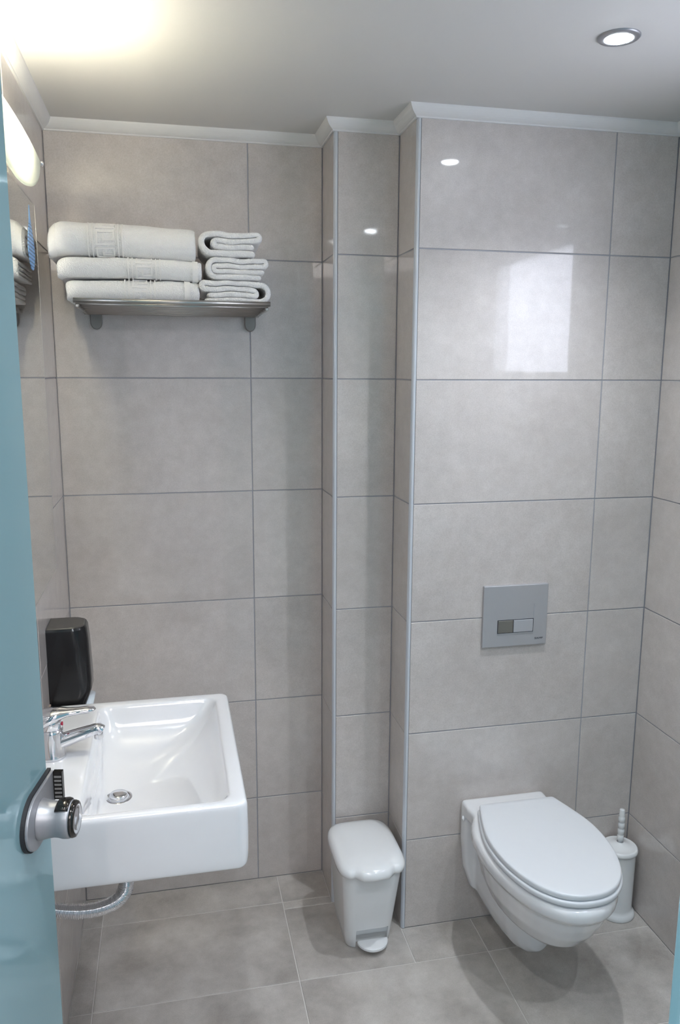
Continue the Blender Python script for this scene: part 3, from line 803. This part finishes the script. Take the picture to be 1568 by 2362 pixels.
# ------------------------------------------------------------------ wall-hung toilet
TX = 1.237
wc = empty('toilet', (TX, YC, .40), 'white wall-hung ceramic toilet with closed lid', 'toilet')
def egg(hw, yb, yf, z, n=40, cx=TX, sq=.10):
    """closed loop: rounded front at yf, straighter at the back yb; widest a little behind the middle"""
    P = []; ym = yb + (yf-yb)*.40
    for i in range(n):
        a = 2*PI*i/n
        c, s = math.cos(a), math.sin(a)
        if s <= 0:      # front half
            x = hw*(abs(c)**.92)*(1 if c >= 0 else -1); y = ym + (ym-yf)*s
        else:           # back half, squarer
            x = hw*(abs(c)**(.42))*(1 if c >= 0 else -1); y = ym + (yb-ym)*(abs(s)**.62)
            if abs(c) < 1e-6: x = 0
            x *= 1 - .26*((y-ym)/(yb-ym))**2
        P.append(Vector((cx+x, y, z)))
    return P
rim_h = .396
bowl = loft([egg(.150, -.37, -.830, rim_h), egg(.159, -.365, -.842, rim_h-.003), egg(.164, -.36, -.850, rim_h-.012), egg(.164, -.36, -.850, rim_h-.032), egg(.159, -.36, -.842, rim_h-.042),
             egg(.152, -.36, -.832, rim_h-.050), egg(.146, -.37, -.822, .32), egg(.136, -.38, -.800, .28), egg(.118, -.40, -.765, .235), egg(.096, -.42, -.728, .208), egg(.066, -.46, -.695, .187), egg(.03, -.50, -.65, .178)])
def xz_loop(y, hw, z0, z1, n=28, p=.7, cx=TX):
    P = []; zc, hh = (z0+z1)/2, (z1-z0)/2
    for i in range(n):
        a = 2*PI*i/n; c, s = math.cos(a), math.sin(a)
        P.append(Vector((cx + hw*abs(c)**p*(1 if c >= 0 else -1), y, zc + hh*abs(s)**p*(1 if s >= 0 else -1))))
    return P
YP = YC-.0005
trap = loft([xz_loop(YP, .098, .075, .34), xz_loop(-.38, .094, .070, .33), xz_loop(-.45, .086, .062, .30), xz_loop(-.50, .078, .055, .28, p=.8), xz_loop(-.54, .070, .055, .25, p=.9), xz_loop(-.575, .055, .068, .22, p=1), xz_loop(-.60, .033, .09, .19, p=1), xz_loop(-.61, .01, .12, .16, p=1)])
def shield(y, hw, top, bot, r=.02, taper=.75):
    P = []
    ptsx = [(-hw*taper, bot), (-hw*.93, bot+.07), (-hw, bot+.16), (-hw, top-.012), (-hw+.012, top), (hw-.012, top), (hw, top-.012), (hw, bot+.16), (hw*.93, bot+.07), (hw*taper, bot)]
    return [Vector((TX+a, y, b)) for a, b in ptsx]
plate = loft([shield(YP, .131, .400, .120), shield(-.345, .131, .402, .122), shield(-.362, .127, .402, .126)])
deck = loft([[Vector((TX+sx*w, y, z)) for sx, z in ((-1, .36), (-1, .396), (-.94, .402), (.94, .402), (1, .396), (1, .36))] for y, w in ((YP, .131), (-.37, .129), (-.405, .124), (-.425, .124))])
body = rel(mesh_obj('bowl', merge(bowl, trap, plate, deck), MT_CER, smooth=True), wc)
md = body.modifiers.new('r', 'REMESH'); md.mode = 'VOXEL'; md.voxel_size = .0042; md.use_smooth_shade = True
md = body.modifiers.new('s', 'SMOOTH'); md.factor = .6; md.iterations = 14
LX0 = 1.243
HALF = [(.110, -.4085), (.1150, -.4135), (.1230, -.438), (.1360, -.480), (.1500, -.535), (.1560, -.590), (.1530, -.650), (.1410, -.710), (.1160, -.770), (.0800, -.812), (.0400, -.833)]
def lid_outline(g, z):
    # right half from the back corner round to the front tip, then mirrored
    pts = [Vector((a, b, 0)) for a, b in HALF] + [Vector((0, -.838, 0)), Vector((-.0400, -.833, 0))]
    half = spline(pts, 4)[:-4]
    full = [Vector((0, -.4080, 0)), Vector((.06, -.4080, 0)), Vector((.104, -.4080, 0))] + half
    full += [Vector((-p.x, p.y, 0)) for p in reversed(full[1:-1])]
    c = Vector((0, -.62, 0))
    return [Vector((LX0 + p.x*(1+g/.158), c.y + (p.y-c.y)*(1+g/.215), z)) for p in full]
def seat_loft(z0, z1, g, r=.004):
    def e(d, z): return lid_outline(g-d, z)
    return loft([e(r, z0), e(r*.3, z0+r*.3), e(0, z0+r), e(0, z1-r), e(r*.3, z1-r*.3), e(r, z1), e(r+.012, z1+.0005), e(.05, z1+.0010), e(.11, z1+.0012)])
rel(mesh_obj('seat', seat_loft(.3985, .4130, .003), MT_SEAT, smooth=True), wc)
rel(mesh_obj('lid', seat_loft(.4145, .4300, -.001), MT_SEAT, smooth=True), wc)
for s in (-1, 1):
    rel(mesh_obj('hinge', tube([(TX+s*.045, -.412, .414), (TX+s*.085, -.412, .414)], .008, 14), MT_SEAT, smooth=True), wc)
rel(mesh_obj('bolt_cap', lathe([(.008, 0), (.0075, -.003), (.0005, -.005)], (TX-.1305, -.352, .355), 14, 'x'), MT_PLAST, smooth=True), wc)

# ------------------------------------------------------------------ pedal bin
BX, BY = .8195, -.30
bn = empty('pedal_bin', (BX, -.29, 0), 'white plastic pedal bin in front of the wall return', 'bin')
def bin_loop(hw, yb, yf, z, r=.03): return rrect(BX+.0, (yb+yf)/2, hw, (yb-yf)/2, r, z, 7)
bl = [bin_loop(.064, -.190, -.372, .0, .028), bin_loop(.066, -.188, -.375, .004, .028), bin_loop(.069, -.188, -.379, .035, .028), bin_loop(.086, -.190, -.428, .262, .034), bin_loop(.086, -.190, -.428, .268, .034)]
V, Fc = loft(bl)
# pedal notch: push the front-bottom middle inwards
bb = rel(mesh_obj('bin_body', (V, Fc), MT_PLAST, smooth=True), bn)
bmc = bmesh.new(); box(bmc, (BX-.040, -.50, -.02), (BX+.055, -.366, .062)); box(bmc, (BX-.040, -.3695, -.02), (BX+.055, -.35, .034))
cut = mesh_obj('cut', bmc, MT_PLAST)
cut2 = cut
mdb = bb.modifiers.new('n', 'BOOLEAN'); mdb.object = cut; mdb.operation = 'DIFFERENCE'; mdb.solver = 'EXACT'; mdb.use_self = True
bpy.context.view_layer.update()
nm = bpy.data.meshes.new_from_object(bb.evaluated_get(bpy.context.evaluated_depsgraph_get()))
bb.modifiers.clear(); bb.data = nm; bpy.data.objects.remove(cut)
bb.modifiers.new('e', 'EDGE_SPLIT').split_angle = math.radians(40)
P = [(BX+.008 + .045*math.cos(PI+PI*i/16), -.380 - .046*math.sin(PI*i/16)) for i in range(17)]
o = rel(mesh_obj('pedal', loft([[Vector((a, b, z)) for a, b in P] for z in (.016, .028)]), MT_PLAST), bn); o.modifiers.new('b', 'BEVEL').width = .003
# domed lid with a scalloped front edge
def lid_loop(inset, z, n=72):
    P = []
    hw, yb, yf = .098-inset, -.186-inset, -.440+inset
    for i in range(n):
        a = 2*PI*i/n; c, s = math.cos(a), math.sin(a); p = .42
        x = hw*abs(c)**p*(1 if c >= 0 else -1); y = (yb+yf)/2 + (yb-yf)/2*abs(s)**p*(1 if s >= 0 else -1)
        if s < 0:
            y -= .017*math.exp(-(x/.046)**6)*(-s)
            y += .005*math.exp(-((abs(x)-.056)/.008)**2)
        if s > 0: x *= 1-.06*s
        P.append(Vector((BX+x, y, z)))
    return P
ll = [lid_loop(.004, .262), lid_loop(0, .264), lid_loop(-.001, .272), lid_loop(0, .279), lid_loop(.005, .2865), lid_loop(.014, .2915), lid_loop(.030, .2955), lid_loop(.055, .2990), lid_loop(.080, .3005)]
rel(mesh_obj('bin_lid', loft(ll), MT_LID, smooth=True), bn)

# ------------------------------------------------------------------ toilet brush
QX, QY = 1.601, -.386
br = empty('toilet_brush', (QX, QY, 0), 'white plastic toilet brush holder in the corner beside the toilet', 'toilet brush')
rel(mesh_obj('holder', lathe([(.055, 0), (.0565, .004), (.0555, .012), (.051, .018), (.0475, .022), (.0465, .03), (.048, .205), (.0485, .212)], (QX, QY, 0), 44), MT_PLAST, smooth=True), br)
rel(mesh_obj('holder_lid', lathe([(.049, .210), (.0525, .211), (.0535, .217), (.0520, .223), (.048, .2262), (.0470, .2258), (.030, .2300), (.018, .2345), (.0125, .2375), (.0115, .2395), (.0100, .2380), (.0095, .232)], (QX, QY, 0), 44), MT_PLAST, smooth=True), br)
hp_ = [(.0070, .232), (.0070, .243)]
z = .243
for k in range(4):
    hp_ += [(.0094, z+.003), (.0100, z+.010), (.0094, z+.017), (.0074, z+.0195)]; z += .0198
hp_ += [(.0088, z+.004), (.0076, z+.008), (.0074, z+.020), (.0068, z+.0215), (.0005, z+.022)]
rel(mesh_obj('brush_handle', lathe(hp_, (QX, QY, 0), 20), MT_PLAST, smooth=True), br)
